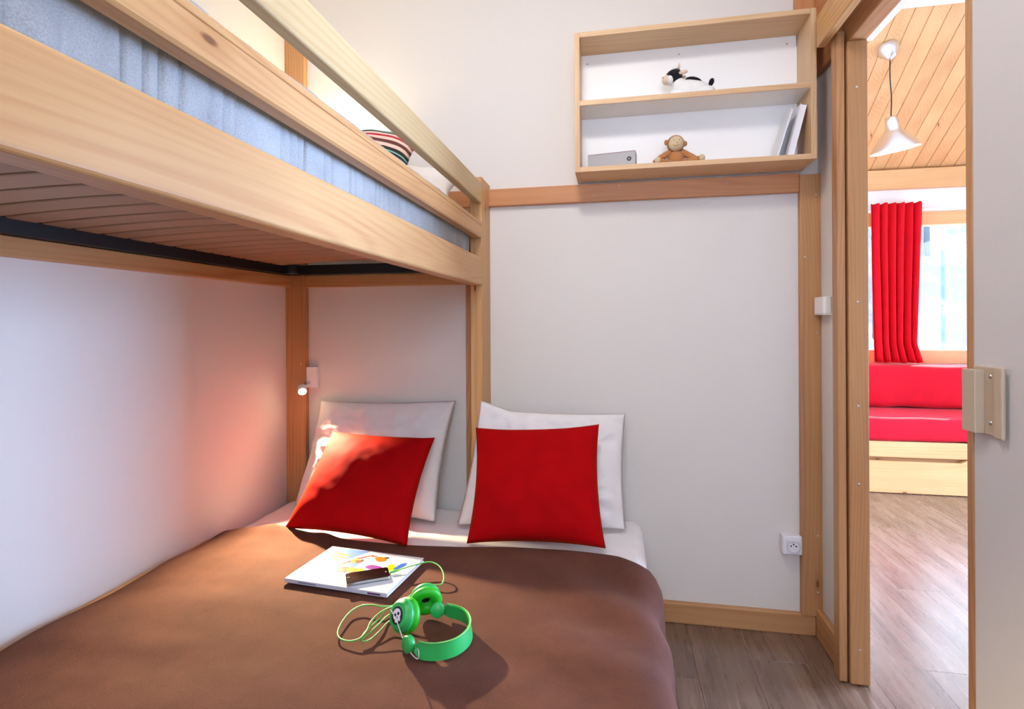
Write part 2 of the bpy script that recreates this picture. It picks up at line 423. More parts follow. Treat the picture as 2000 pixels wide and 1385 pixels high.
for (tr, x, y, zs) in ((t3, .705, 2.0735, (1.57, 1.08, .36, .16)), (t3, .668, 2.0735, (1.35,)), (t8, .735, 1.8195, (1.84, 1.18, .62, .11, .86)), (t1, -1.305, 2.0715, (1.8, .95))):
    for z in zs: lathe('nail', [(0, .0012), (.003, .0008), (.0036, 0)], (x, y, z), (0, -1, 0), MAT['steel'], tr, 10)
for x, z in ((-.075, 1.606), (.405, 1.63), (.02, 1.64)): lathe('nail', [(0, .0012), (.003, .0008), (.0036, 0)], (x, 2.0775, z), (0, -1, 0), MAT['steel'], t2, 10)
# unseen bedroom window, added behind the viewer to go with the fill light
def window(name, x0, x1, z0, z1, y, fr, mullions, tone, depth=.07):
    o = bpy.data.objects.new(name, None); C.objects.link(o); o.location = ((x0+x1)/2, y, z0); o['kind'] = 'structure'
    box('window_frame', (x0, y-depth/2, z0), (x0+fr, y+depth/2, z1), wood(tone, 'z'), o); box('window_frame', (x1-fr, y-depth/2, z0), (x1, y+depth/2, z1), wood(tone, 'z'), o)
    box('window_frame', (x0+fr, y-depth/2, z0), (x1-fr, y+depth/2, z0+fr), wood(tone, 'x'), o); box('window_frame', (x0+fr, y-depth/2, z1-fr), (x1-fr, y+depth/2, z1), wood(tone, 'x'), o)
    xs = [x0+fr]+mullions+[x1-fr]
    for m in mullions: box('mullion', (m-fr/2, y-depth/2, z0+fr), (m+fr/2, y+depth/2, z1-fr), wood(tone, 'z'), o)
    for a, b in zip(xs, xs[1:]):
        a2 = a+(fr/2 if a in mullions else 0); b2 = b-(fr/2 if b in mullions else 0)
        box('pane', (a2, y-.004, z0+fr), (b2, y+.004, z1-fr), MAT['glass'], o, 0)
    return o
window('added_window', -.3, .6, 1.2, 2.1, YF-.03, .05, [], 'pine')

# ------------------------------------------------------------------ living room seen through the door
YW = 4.6
WX0, WX1, WZ0, WZ1 = 1.72, 3.05, .80, 1.95
bm = bmesh.new()
bm_box(bm, (.7, YW, 0), (WX0, YW+.1, 3.2)); bm_box(bm, (WX1, YW, 0), (3.6, YW+.1, 3.2)); bm_box(bm, (WX0, YW, 0), (WX1, YW+.1, WZ0)); bm_box(bm, (WX0, YW, WZ1), (WX1, YW+.1, 3.2))
S(obj('wall_living_far', bm, MAT['wall_white']))
S(box('wall_living_left', (XO-.05, YB+.06, 0), (XO+.02, YW, 3.3), MAT['wall_white'], bev=0))
S(box('wall_living_near', (XO, YF-.06, 0), (3.5, YF, 3.3), MAT['wall_white'], bev=0))
bm = bmesh.new(); bm_box(bm, (3.4, YF, 0), (3.46, 2.07, 3.3)); bm_box(bm, (3.4, 3.65, 0), (3.46, YW, 3.3)); bm_box(bm, (3.4, 2.07, 2.08), (3.46, 3.65, 3.3))
S(obj('wall_living_right', bm, MAT['wall_white']))
# glazed door in the living room's right wall
dr = bpy.data.objects.new('door_2', None); C.objects.link(dr); dr.location = (3.43, 2.86, 0); dr['kind'] = 'structure'
for a, b in ((2.07, 2.15), (2.82, 2.90), (3.57, 3.65)): box('door_frame', (3.40, a, 0), (3.46, b, 2.08), MAT['wall_white'], dr)
for a, b in ((2.15, 2.82), (2.90, 3.57)):
    box('door_frame', (3.40, a, 0), (3.46, b, .08), MAT['wall_white'], dr); box('door_frame', (3.40, a, 2.0), (3.46, b, 2.08), MAT['wall_white'], dr)
    box('pane', (3.425, a, .08), (3.435, b, 2.0), MAT['glass'], dr, 0)
# sloping plank ceiling, flat white beyond its upper edge
SL = .655; YT = 3.52; zc = lambda y: 2.275+SL*(YW-y)
cl = S(prism('ceiling_sloped', [(YW+.1, zc(YW+.1)+.02), (YT, zc(YT)+.02), (YT, zc(YT)+.1), (YW+.1, zc(YW+.1)+.1)], 'x', .7, 3.5, MAT['dark']))
PWc = .095; ang = math.atan(SL); L = (YW-YT)/math.cos(ang)
bm = bmesh.new(); bm_box(bm, (-PWc/2+.001, -L/2, -.0), (PWc/2-.001, L/2, .016), .003, 1)
bmesh.ops.rotate(bm, verts=bm.verts, cent=(0, 0, 0), matrix=Matrix.Rotation(-ang, 3, 'X'))
cm = bpy.data.meshes.new('plank'); bm.to_mesh(cm); bm.free(); cm.materials.append(wood('lining', 'y'))
ym = (YW+YT)/2; clw = wloc(cl)
k = 0; x = .80
while x < 3.4:
    o = bpy.data.objects.new('plank', cm); C.objects.link(o); o.parent = cl; o.location = Vector((x+PWc/2, ym, zc(ym)-.002))-clw; x += PWc
S(box('ceiling_living', (.7, YF, zc(YT)-.03), (3.5, YT+.01, zc(YT)+.08), MAT['wall_white'], bev=.004))
S(box('trim_12', (XO, YW-.05, 2.125), (3.4, YW, 2.272), wood('lining', 'x'), bev=.004))
S(box('trim_13', (XO, YW-.025, 1.815), (WX0+.02, YW, 1.95), wood('lining', 'x'), bev=.003))
wn = window('window_1', WX0, WX1, WZ0, WZ1, YW+.035, .10, [], 'lining', .09)
# snowy slope with bare trees beyond the window
bm = bmesh.new(); n = 40; G = []
for i in range(n+1):
    row = []
    for j in range(n+1):
        x = -6+34*i/n; y = 6.5+26*j/n
        row.append(bm.verts.new((x, y, -.9+.62*max(0, y-8)+.5*noise.noise(Vector((x*.3, y*.3, 0))))))
    G.append(row)
for i in range(n):
    for j in range(n): bm.faces.new((G[i][j], G[i+1][j], G[i+1][j+1], G[i][j+1]))
S(obj('ground', bm, MAT['snow'], None, True))
for k, (x, y, h) in enumerate(((4.75, 11.0, 6.2), (6.9, 13.6, 7.2), (5.2, 16.0, 6.6))):
    z0 = -.9+.62*(y-8)-.3
    t = thing('bare_tree', (x, y, z0), ('nearest slender bare tree on the slope outside the window', 'tall bare tree farther right on the slope outside', 'farthest thin bare tree up the slope outside')[k], 'tree', 'bare trees outside the window')
    pts = [Vector((x+.1*noise.noise(Vector((k, q, 0))), y, z0+h*q/8)) for q in range(9)]
    tube('trunk', pts, [.07*(1-.85*q/8) for q in range(9)], MAT['bark'], t, 7)
    for q in range(16):
        f = .25+.72*random.random(); p = Vector((x, y, z0+h*f)); a = random.random()*6.28; ln = (1.15-f)*1.1
        e = p+Vector((math.cos(a)*ln, math.sin(a)*ln, ln*.55)); tube('branch', [p, (p+e)/2+Vector((0, 0, -.05)), e], [.026, .016, .006], MAT['bark'], t, 5)

# sofa
sf = thing('sofa', (2.1, 3.9, 0), 'red cushioned wooden bench sofa with drawer under the living room window', 'sofa')
X0, X1 = .95, 3.3
box('base_rail', (X0, 3.90, .235), (X1, 3.925, .338), wood('lining', 'x'), sf, .003)
prism('drawer_front', [(X0, .004), (2.245, .004), (2.245, .232), (2.205, .232), (2.165, .208), (X0, .208)], 'y', 3.895, 3.92, wood('lining', 'x'), sf, bev=.002)
box('drawer_front', (2.25, 3.895, .004), (X1, 3.92, .208), wood('lining', 'x'), sf, .002)
box('carcass', (X0, 3.93, 0), (X1, YW-.06, .336), wood('honey', 'x'), sf, .002)
def soft_box(name, lo, hi, mat, parent, rad, nx=40, amp=.006, seed=0):
    bm = bmesh.new(); bm_box(bm, lo, hi, rad, 5)
    n = max(1, int((hi[0]-lo[0])/.05))
    for q in range(1, n):
        x = lo[0]+(hi[0]-lo[0])*q/n
        bmesh.ops.bisect_plane(bm, geom=bm.verts[:]+bm.edges[:]+bm.faces[:], plane_co=(x, 0, 0), plane_no=(1, 0, 0))
    for v in bm.verts:
        k = noise.noise(Vector((v.co.x*5+seed, v.co.y*4, v.co.z*5))); v.co += Vector((0, k*amp, k*amp))
    return obj(name, bm, mat, parent, True)
soft_box('seat_cushion', (X0, 3.885, .342), (X1, YW-.06, .49), MAT['red_sofa'], sf, .03)
soft_box('back_cushion', (X0, 4.32, .492), (X1, YW-.05, .80), MAT['red_sofa'], sf, .06, amp=.022, seed=4)
# curtain on its rod
ct = thing('curtain', (2.1, 4.5, .75), 'red pleated curtain hanging left of the living room window', 'curtain')
bm = bmesh.new(); nx, nz = 140, 26; G = []
for i in range(nx+1):
    a = i/nx; row = []
    for j in range(nz+1):
        b = j/nz; z = .812+(2.005-.812)*b
        x0, x1 = 1.905+.02*(1-b), 2.255-.045*(1-b)**1.3+(.05*max(0, .12-b)/.12)
        ph = a*6.2*2*math.pi+.5*math.sin(3*b)
        x = x0+(x1-x0)*(a+.012*math.sin(ph*.5)); y = 4.49+.028*math.sin(ph)*(.8+.3*(1-b))+.01*noise.noise(Vector((a*8, b*2, 1)))
        row.append(bm.verts.new((x, y, z+.008*noise.noise(Vector((a*20, 0, 3)))*(j == nz or j == 0))))
    G.append(row)
for i in range(nx):
    for j in range(nz): bm.faces.new((G[i][j], G[i+1][j], G[i+1][j+1], G[i][j+1]))
o = obj('drape', bm, MAT['red_curtain'], ct, True); m = o.modifiers.new('s', 'SOLIDIFY'); m.thickness = .003
rd = thing('curtain_rod', (2.3, 4.548, 1.95), 'thin pale curtain rod above the living room window', 'curtain rod')
tube('rod', [(1.80, 4.548, 1.962), (3.2, 4.548, 1.962)], .009, MAT['white_plastic'], rd, 12)
for x in (1.86, 3.15): tube('bracket', [(x, 4.548, 1.962), (x, 4.6, 1.962)], .007, MAT['steel'], rd, 8)
lathe('finial', [(0, -.02), (.014, -.012), (.014, .012), (0, .02)], (1.80, 4.548, 1.962), (1, 0, 0), MAT['steel'], rd, 12)
# pendant lamp
PY = 3.745; px_ = 1.705
pd = thing('pendant_lamp', (px_, PY, 2.18), 'aluminium cone pendant lamp hanging in the living room', 'lamp')
ax = Vector((-.15, -.10, .98)).normalized()
prof = [(.016, .0), (.030, -.004), (.034, -.03), (.038, -.07), (.050, -.082), (.078, -.115), (.108, -.15), (.124, -.176), (.126, -.182)]
S0 = Vector((px_, PY, 2.40)); prof = [(a_*1.07, b_*1.16) for a_, b_ in prof]
lathe('shade', prof, S0, ax, MAT['alu'], pd, 48)
lathe('shade_lining', [(.132, -.209), (.113, -.176), (.075, -.133), (0, -.104)], S0, ax, MAT['pendant_inside'], pd, 40)
ellipsoid('bulb', S0-ax*.16, (.03, .03, .035), MAT['pendant_inside'], pd)
tube('cord', catmull([S0, S0+Vector((.003, 0, .12)), S0+Vector((-.004, 0, .24)), S0+Vector((-.004, .0, .365))]), .0035, MAT['black_print'], pd)
cn = Vector((0, -SL, -1)).normalized()
ctop = Vector((px_-.012, PY+.008, zc(PY+.008)))
lathe('canopy', [(.0, .085), (.02, .083), (.03, .07), (.055, .03), (.06, .0)], ctop-cn*.004, Vector((.1, -.45, -1)), MAT['alu'], pd, 32)

# ------------------------------------------------------------------ sliding door
sd = bpy.data.objects.new('door_1', None); C.objects.link(sd); sd.location = (.688, .8, 0); sd['kind'] = 'structure'
DX = .672; DE = 1.190
box('door_panel', (DX, .25, .012), (DX+.032, DE-.020, 2.03), MAT['door_panel'], sd, .001)
box('edge_strip', (DX-.001, DE-.0195, .012), (DX+.033, DE, 2.03), wood('honey', 'z'), sd, .0015)
hd = box('handle', (.665, 1.084, .914), (.6718, 1.160, 1.036), MAT['beige_plastic'], sd, .001)
box('flange', (.648, 1.127, .914), (.6655, 1.164, 1.030), MAT['beige_plastic'], hd, .0015)
box('grip_strip', (.659, 1.074, .911), (.6655, 1.096, 1.039), MAT['beige_plastic'], hd, .003)
for z in (.936, 1.020): lathe('screw', [(0, .003), (.0028, .002), (.0036, 0)], (.665, 1.112, z), (-1, 0, 0), MAT['steel'], hd, 10)

# ------------------------------------------------------------------ bunk bed
XB = -.487
bk = thing('bunk_bed', (-.93, 1.1, 0), 'pine upper bunk with guard rail fixed above the double bed', 'bunk bed')
Y0, Y1 = .05, 1.962
prism('outer_beam', rnd_rect(XB-.045, XB, 1.263, 1.368, .007), 'y', Y0, Y1, wood('pine', 'y'), bk)
prism('guard_board', [(XB-.028, 1.440), (XB-.004, 1.440), (XB, 1.444), (XB, 1.4855), (XB-.0025, 1.487), (XB, 1.4885), (XB, 1.499), (XB-.004, 1.503), (XB-.028, 1.503)], 'y', Y0, Y1, wood('pine', 'y'), bk)
prism('guard_rail', rnd_rect(XB-.028, XB, 1.572, 1.649, .005), 'y', Y0, Y1, wood('pale', 'y'), bk)
box('post', (XB-.046, Y1, .41), (XB, YB, 1.672), wood('pine', 'z'), bk, .003)
box('post', (XB-.046, Y0-.13, .0), (XB, Y0, 1.672), wood('pine', 'z'), bk, .003)
box('ledger', (XL, Y0, 1.278), (XL+.028, 2.072, 1.325), wood('pine', 'y'), bk, .003)
box('ledger', (XL+.092, 2.068, 1.276), (XB-.047, YB, 1.325), wood('pine', 'x'), bk, .003)
sb = box('slat_frame', (XL+.012, Y0, 1.326), (XL+.045, 2.03, 1.366), MAT['black_metal'], bk, .003)
box('frame_bar', (XL+.05, 2.035, 1.326), (XB-.05, 2.066, 1.366), MAT['black_metal'], sb, .003)
box('frame_bar', (XB-.085, Y0, 1.334), (XB-.052, 2.03, 1.362), MAT['black_metal'], sb, .003)
lathe('corner_piece', [(0, -.021), (.036, -.021), (.038, -.015), (.038, .015), (.036, .021), (0, .021)], (XL+.058, 2.03, 1.346), (0, 0, 1), MAT['black_metal'], sb, 24)
# bowed slats
def slat_mesh():
    bm = bmesh.new(); n = 18; xa, xb = XL+.03, XB-.056; G = []
    for i in range(n+1):
        a = i/n; x = xa+(xb-xa)*a; z = 1.360+.012*4*a*(1-a)
        G.append([bm.verts.new((x, yy, zz)) for yy, zz in ((-.033, z+.002), (-.031, z), (.031, z), (.033, z+.002), (.033, z+.007), (-.033, z+.007))])
    for A, B in zip(G, G[1:]):
        for k in range(6): bm.faces.new((A[k], A[(k+1) % 6], B[(k+1) % 6], B[k]))
    bm.faces.new(G[0]); bm.faces.new(G[-1][::-1]); return bm
first = None
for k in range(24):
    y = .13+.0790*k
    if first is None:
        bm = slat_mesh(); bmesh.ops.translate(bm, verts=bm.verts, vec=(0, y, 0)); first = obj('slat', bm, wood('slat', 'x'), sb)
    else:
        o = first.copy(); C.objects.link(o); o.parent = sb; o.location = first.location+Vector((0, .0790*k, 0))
# upper mattress with upright quilting creases
bm = bmesh.new(); prof = rnd_rect(-1.325, XB-.048, 1.381, 1.545, .012, 4); ny = 640; R = []
creases = []; y = Y0+.05
while y < 1.95: creases.append(y); y += random.choice((.022, .03, .04, .05, .065))
for j in range(ny+1):
    y = Y0+.02+(1.955-Y0-.02)*j/ny; row = []
    for q, (x, z) in enumerate(prof):
        dep = sum(math.exp(-((y+.004*math.sin(z*60+c*9)-c)/.0028)**2)*(.3+.7*((c*37) % 1)) for c in creases if abs(c-y) < .02)
        out = .004*noise.noise(Vector((y*14, z*20, 0)))
        row.append(bm.verts.new((x+(out-.007*dep if x > -.8 else 0), y, z)))
    R.append(row)
m_ = len(prof)
for A, B in zip(R, R[1:]):
    for q in range(m_): bm.faces.new((A[q], A[(q+1) % m_], B[(q+1) % m_], B[q]))
bm.faces.new(R[0]); bm.faces.new(R[-1][::-1])
setp(obj('mattress', bm, MAT['mattress_grey'], None, True), 'blue-grey quilted mattress lying in the upper bunk', 'mattress')
setp(cushion('pillow', (-1.14, 1.78, 1.555), (-.548, 1.74, 1.55), (-.535, 1.935, 1.66), (-1.14, 2.02, 1.72), .07, MAT['pillow'], None, .4, .06, 40, .014, 3), 'white pillow on the upper bunk, behind the guard rail', 'pillow')
setp(cushion('striped_cushion', (-1.02, 1.60, 1.555), (-.64, 1.58, 1.57), (-.628, 1.70, 1.735), (-.98, 1.78, 1.80), .075, MAT['striped'], None, .2, .06, 40, .006, 5), 'dark multicoloured striped cushion on the upper bunk', 'cushion')

# reading lamps
def reading_lamp(loc, aim, label, energy, size, blend):
    x, y, z = loc
    t = thing('reading_lamp', (x, YB, z), label, 'lamp')
    box('wall_plate', (x-.024, YB-.020, z), (x+.024, YB, z+.088), MAT['white_plastic'], t, .002)
    hx = Vector((x-.020, YB-.055, z-.004)); a = Vector(aim).normalized()
    tube('arm', [(x-.006, YB-.02, z+.018), (x-.012, YB-.04, z+.01), tuple(hx)], .005, MAT['white_plastic'], t, 10)
    lathe('head', [(0, -.028), (.014, -.027), (.017, -.02), (.0175, .016), (.0155, .016), (.0145, .004), (0, .004)], hx, a, MAT['white_plastic'], t, 28)
    lathe('lens', [(0, .0235), (.006, .0228), (.011, .020), (.0142, .015), (.0148, .010)], hx, a, MAT['bulb'], t, 24)
    lo = light('reading_lamp_beam', 'SPOT', hx+a*.026, a, energy, (1, .83, .5), spot_size=size, spot_blend=blend, shadow_soft_size=.010)
    lo.parent = t; lo.location = hx+a*.026-Vector(t.location)
    return t
reading_lamp((-1.264, 2.1, .851), (.50, -.73, -.46), 'small lit white reading lamp on the back wall beside the left pillow', 225, math.radians(80), .85)
reading_lamp((-1.10, 2.1, 1.80), (.1, -.05, 1), 'lit white reading lamp on the back wall above the upper bunk', 15, math.radians(150), .6)

# ------------------------------------------------------------------ double bed
bed = thing('double_bed', (-.63, 1.1, 0), 'low double bed frame under the upper bunk', 'bed')
box('base', (-1.35, .12, 0), (.08, 2.075, .21), wood('pine', 'y'), bed, .004)
box('side_rail', (XL+.002, .12, .05), (-1.357, 1.62, .385), wood('pine', 'y'), bed, .003)
bm = bmesh.new(); bm_box(bm, (-1.352, .12, .212), (.098, 2.070, .386), .045, 5)
for q in range(1, 40):
    bmesh.ops.bisect_plane(bm, geom=bm.verts[:]+bm.edges[:]+bm.faces[:], plane_co=(-1.35+1.448*q/40, 0, 0), plane_no=(1, 0, 0))
for q in range(1, 50):
    bmesh.ops.bisect_plane(bm, geom=bm.verts[:]+bm.edges[:]+bm.faces[:], plane_co=(0, .12+1.95*q/50, 0), plane_no=(0, 1, 0))
for v in bm.verts:
    if v.co.z > .36: v.co.z += .004*noise.noise(Vector((v.co.x*3, v.co.y*9, 0)))+.002*noise.noise(Vector((v.co.x*6, v.co.y*30, 5)))
setp(obj('mattress', bm, MAT['sheet'], None, True), 'white sheeted double mattress under the brown blanket', 'mattress')
# blanket: one cloth lying over the top and hanging down the open side
bm = bmesh.new(); prof = [(-1.356, .345), (-1.354, .375), (-1.340, .396), (-1.30, .402)]
prof += [(-1.30+1.33*q/60, .4035) for q in range(1, 61)]
prof += [(.055, .4025), (.075, .398), (.092, .389), (.105, .375), (.113, .357), (.116, .335)]
prof += [(.116+.012*q/14, .335-.30*q/14) for q in range(1, 15)]
ny = 130; R = []
def edge_y(x):   # upper hem of the blanket
    pts = [(-1.4, 1.655), (-1.14, 1.685), (-.83, 1.648), (-.486, 1.655), (-.163, 1.685), (0, 1.672), (.09, 1.625), (.12, 1.61)]
    for (xa, ya), (xb, yb) in zip(pts, pts[1:]):
        if xa <= x <= xb:
            t = (x-xa)/(xb-xa); t = t*t*(3-2*t); return ya+(yb-ya)*t
    return pts[-1][1]
for j in range(ny+1):
    b = j/ny; row = []
    for (x, z) in prof:
        ye = edge_y(min(max(x, -1.4), .12))-(max(0, .335-z)*.35 if x > .1 else 0)
        y = .14+(ye-.14)*b
        k = .011*noise.noise(Vector((x*2.2+y*1.2, y*4.5-x*1.2, 2)))+.005*noise.noise(Vector((x*4, y*10, 7)))
        k += .007*math.exp(-((b-.985)/.02)**2)*(.6+.6*noise.noise(Vector((x*5, 1, 1))))
        k += .012*math.exp(-(((x+1.17)/.05)**2))*max(0, b-.80)/.2 + .012*math.exp(-(((x+.96)/.04)**2))*max(0, b-.88)/.12
        rr = math.sin((x*.9+y*1.5)*16+2*noise.noise(Vector((x*2, y*2, 9))))
        if x > -.5: k += .008*rr*min(1, (x+.5)/.5)*(.4+.6*b)
        if x > .1 and z < .36:
            row.append(bm.verts.new((x+.008*math.sin(y*19+z*7)*(.36-z)/.3+k, y, max(z, .02))))
        else: row.append(bm.verts.new((x+(k*.6 if x > .08 else 0), y, z+k*.85-.002)))
    R.append(row)
for A, B in zip(R, R[1:]):
    for q in range(len(prof)-1): bm.faces.new((A[q], A[q+1], B[q+1], B[q]))
bl = setp(obj('blanket', bm, MAT['blanket'], None, True), 'brown fleece blanket spread over the double bed', 'blanket')
m = bl.modifiers.new('s', 'SOLIDIFY'); m.thickness = .004; m.offset = 1

# pillows and cushions against the back wall
setp(cushion('pillow', (-1.262, 1.955, .400), (-.640, 1.856, .402), (-.625, 2.070, .812), (-1.213, 2.070, .800), .060, MAT['pillow'], None, .12, .045, 60, .015, 11, sag=.5), 'white pillow propped on the back wall, left, under the reading lamp', 'pillow', 'white pillows at the head of the double bed')
def ear(a, b, q):
    if b > .8 and a < .22: q = q+Vector((.012, -.01, .030))*((b-.8)/.2)*((.22-a)/.22)
    return q
setp(cushion('pillow', (-.555, 1.846, .402), (.036, 1.900, .402), (.040, 2.068, .778), (-.500, 1.945, .805), .060, MAT['pillow'], None, .12, .045, 60, .018, 23, sag=.5, warp=ear), 'white pillow propped in front of the bunk post, behind the upright red cushion', 'pillow', 'white pillows at the head of the double bed')
setp(cushion('red_cushion', (-1.128, 1.682, .413), (-.650, 1.612, .413), (-.652, 1.895, .700), (-1.095, 1.95, .700), .070, MAT['red_velvet'], None, .25, .07, 46, .0025, 31), 'red velvet cushion tilted to the left in the lamp light', 'cushion', 'red cushions on the bed')
setp(cushion('red_cushion', (-.470, 1.668, .413), (-.030, 1.708, .413), (-.0545, 1.905, .765), (-.497, 1.895, .741), .070, MAT['red_velvet'], None, .25, .07, 46, .005, 43), 'red velvet cushion standing upright before the right white pillow', 'cushion', 'red cushions on the bed')

# comic album
bk2 = thing('comic_book', (-.74, 1.43, .41), 'white hardback comic album with bright cover lying on the brown blanket', 'book')
ZB = .4125
Pa, Pb, Pc, Pd = Vector((-.893, 1.333, 0)), Vector((-.580, 1.303, 0)), Vector((-.574, 1.520, 0)), Vector((-.888, 1.554, 0))
ex = (Pb-Pa).normalized(); ey = Vector((-ex.y, ex.x, 0)); BW, BH = .314, .219
xf = Matrix.Translation(Pa+Vector((0, 0, ZB))) @ Matrix(((ex.x, ey.x, 0, 0), (ex.y, ey.y, 0, 0), (0, 0, 1, 0), (0, 0, 0, 1)))
box('pages', (.003, .003, .0022), (BW-.003, BH-.003, .0088), MAT['paper'], bk2, 0, xf=xf)
box('cover', (0, 0, .0088), (BW, BH, .011), plain('album_cover', (214, 214, 220), .3), bk2, .0006, xf=xf)
box('cover', (0, 0, 0), (BW, BH, .0022), MAT['paper'], bk2, .0006, xf=xf)
sp = box('spine', (0, -.001, .0), (BW, .003, .011), plain('album_spine', (206, 206, 222), .4), bk2, .001, xf=xf)
box('spine_print', (BW*.82, -.0016, .003), (BW*.94, -.0009, .0075), plain('purple_print', (110, 50, 110), .5), sp, 0, xf=xf)
box('spine_print', (BW*.14, -.0016, .004), (BW*.32, -.0009, .007), plain('grey_print', (120, 120, 146), .5), sp, 0, xf=xf)
def decal(name, pts, z, rgb, rough=.25):
    bm = bmesh.new(); f = bm.faces.new([bm.verts.new(xf @ Vector((a*BW, b*BH, z))) for a, b in pts])
    ext = bmesh.ops.extrude_face_region(bm, geom=[f])['geom']
    bmesh.ops.translate(bm, verts=[v for v in ext if isinstance(v, bmesh.types.BMVert)], vec=(0, 0, .0002))
    return obj(name, bm, plain('print_%d_%d_%d' % rgb, rgb, rough), bk2)
def blob(ca, cb, ra, rb, rot=0, n=16, wob=.12, seed=0):
    out = []
    for k in range(n):
        a = 2*math.pi*k/n; q = 1+wob*noise.noise(Vector((math.cos(a)*1.5+seed, math.sin(a)*1.5, seed)))*2
        x, y = ra*math.cos(a)*q, rb*math.sin(a)*q
        out.append((ca+x*math.cos(rot)-y*math.sin(rot), cb+x*math.sin(rot)+y*math.cos(rot)))
    return out
zt = .0111
decal('cover_print', [(.02, .98), (.44, .98), (.36, .80), (.30, .62), (.24, .42), (.20, .25), (.10, .35), (.03, .62)], zt, (76, 112, 190))
decal('cover_print', [(.40, .70), (.48, .72), (.47, .50), (.34, .38), (.28, .45)], zt, (92, 126, 196))
decal('cover_print', [(.28, .44), (.33, .60), (.40, .76), (.50, .90), (.515, .88), (.42, .72), (.35, .56), (.30, .42)], zt+.0002, (190, 70, 66))
for k in range(8):      # the yellow title running up the cover
    b0 = .22+.080*k; wdt = .13+.010*k
    decal('title_letter', [(.085+.003*k, b0), (.085+wdt, b0-.012), (.088+wdt, b0+.030), (.088+.003*k, b0+.042)], zt+.0003, (206, 144, 0))
    decal('title_letter', [(.10+.003*k+.03*(k % 3), b0+.028), (.125+.003*k+.03*(k % 3), b0+.026), (.125+.003*k+.03*(k % 3), b0+.060), (.10+.003*k+.03*(k % 3), b0+.062)], zt+.0003, (206, 144, 0))
for i, (ca, cb, ra, rb, ro, rgb) in enumerate(((.42, .66, .05, .055, .4, (178, 168, 50)), (.44, .66, .035, .04, .2, (190, 70, 40)), (.465, .70, .018, .03, .2, (60, 80, 60)), (.53, .86, .035, .02, .3, (170, 84, 46)),
    (.62, .80, .055, .07, .6, (220, 96, 8)), (.66, .86, .03, .02, .5, (70, 48, 36)), (.40, .40, .07, .07, .3, (150, 58, 40)), (.49, .42, .07, .06, .2, (232, 126, 10)), (.56, .44, .03, .05, .2, (238, 176, 30)),
    (.64, .56, .08, .06, .1, (126, 48, 144)), (.80, .62, .035, .10, .3, (234, 170, 0)), (.87, .68, .03, .11, -.2, (44, 88, 180)), (.29, .30, .03, .02, .2, (170, 100, 90)), (.24, .10, .05, .03, .1, (196, 206, 180)))):
    decal('cover_print', blob(ca, cb, ra, rb, ro, seed=i*3.1), zt+.0004+.00012*(i % 3), rgb)

# phone lying on the album
ph = thing('smartphone', (-.665, 1.372, .4245), 'black smartphone with steel edge lying on the comic album', 'phone')
ang = math.radians(31); xp = Matrix.Translation((-.667, 1.371, ZB+.0122)) @ Matrix.Rotation(ang, 4, 'Z')
def rrect_prism(name, hx, hy, rad, z0, z1, mat, parent, bev=0):
    bm = bmesh.new(); poly = rnd_rect(-hx, hx, -hy, hy, rad, 6)
    A = [bm.verts.new((a, b, z0)) for a, b in poly]; B = [bm.verts.new((a, b, z1)) for a, b in poly]; n = len(poly)
    bm.faces.new(A[::-1]); bm.faces.new(B)
    for k in range(n): bm.faces.new((A[k], A[(k+1) % n], B[(k+1) % n], B[k]))
    bmesh.ops.transform(bm, matrix=xp, verts=bm.verts); return obj(name, bm, mat, parent)
rrect_prism('back', .0572, .0288, .008, 0, .0012, MAT['black'], ph)
rrect_prism('steel_band', .0577, .0293, .0085, .0012, .0078, MAT['steel'], ph)
rrect_prism('screen', .0572, .0288, .008, .0078, .0092, MAT['black'], ph)
for (a, rr, m) in ((-.050, .0045, 'dark'), (.049, .0022, 'steel')):
    c = xp @ Vector((a, 0, .0092)); lathe('button' if a < 0 else 'lens', [(0, .0003), (rr, .0002), (rr, 0)], c, (0, 0, 1), MAT[m], ph, 16)

# headphones
hp = thing('headphones', (-.41, 1.16, .409), 'green headphones with cord lying on the brown blanket', 'headphones')
ZF = .4115
band = catmull([(-.420, 1.086, 0), (-.392, 1.080, 0), (-.362, 1.087, 0), (-.336, 1.108, 0), (-.321, 1.145, 0), (-.325, 1.185, 0), (-.345, 1.219, 0), (-.374, 1.236, 0), (-.412, 1.242, 0)], 8)
bm = bmesh.new(); R = []
for i, p in enumerate(band):
    t = (band[min(i+1, len(band)-1)]-band[max(0, i-1)]).normalized(); nn = Vector((t.y, -t.x, 0))
    h = .034; lean = .003
    e = min(1, .35+min(i, len(band)-1-i)/6)
    z0 = ZF+.5*h*(1-e); z1 = ZF+h-.5*h*(1-e)
    R.append([bm.verts.new(p+nn*o_+Vector((0, 0, z))) for o_, z in ((.0016+lean, z0), (.0016-lean, z1), (-.0016-lean, z1), (-.0016+lean, z0))])
for A, B in zip(R, R[1:]):
    for k in range(4): bm.faces.new((A[k], A[(k+1) % 4], B[(k+1) % 4], B[k]))
bm.faces.new(R[0]); bm.faces.new(R[-1][::-1])
o = obj('headband', bm, MAT['green'], hp)
tube('band_edge', [p+Vector((0, 0, ZF+.0345)) for p in band[3:-3]], .0016, MAT['green_cord'], o, 6)
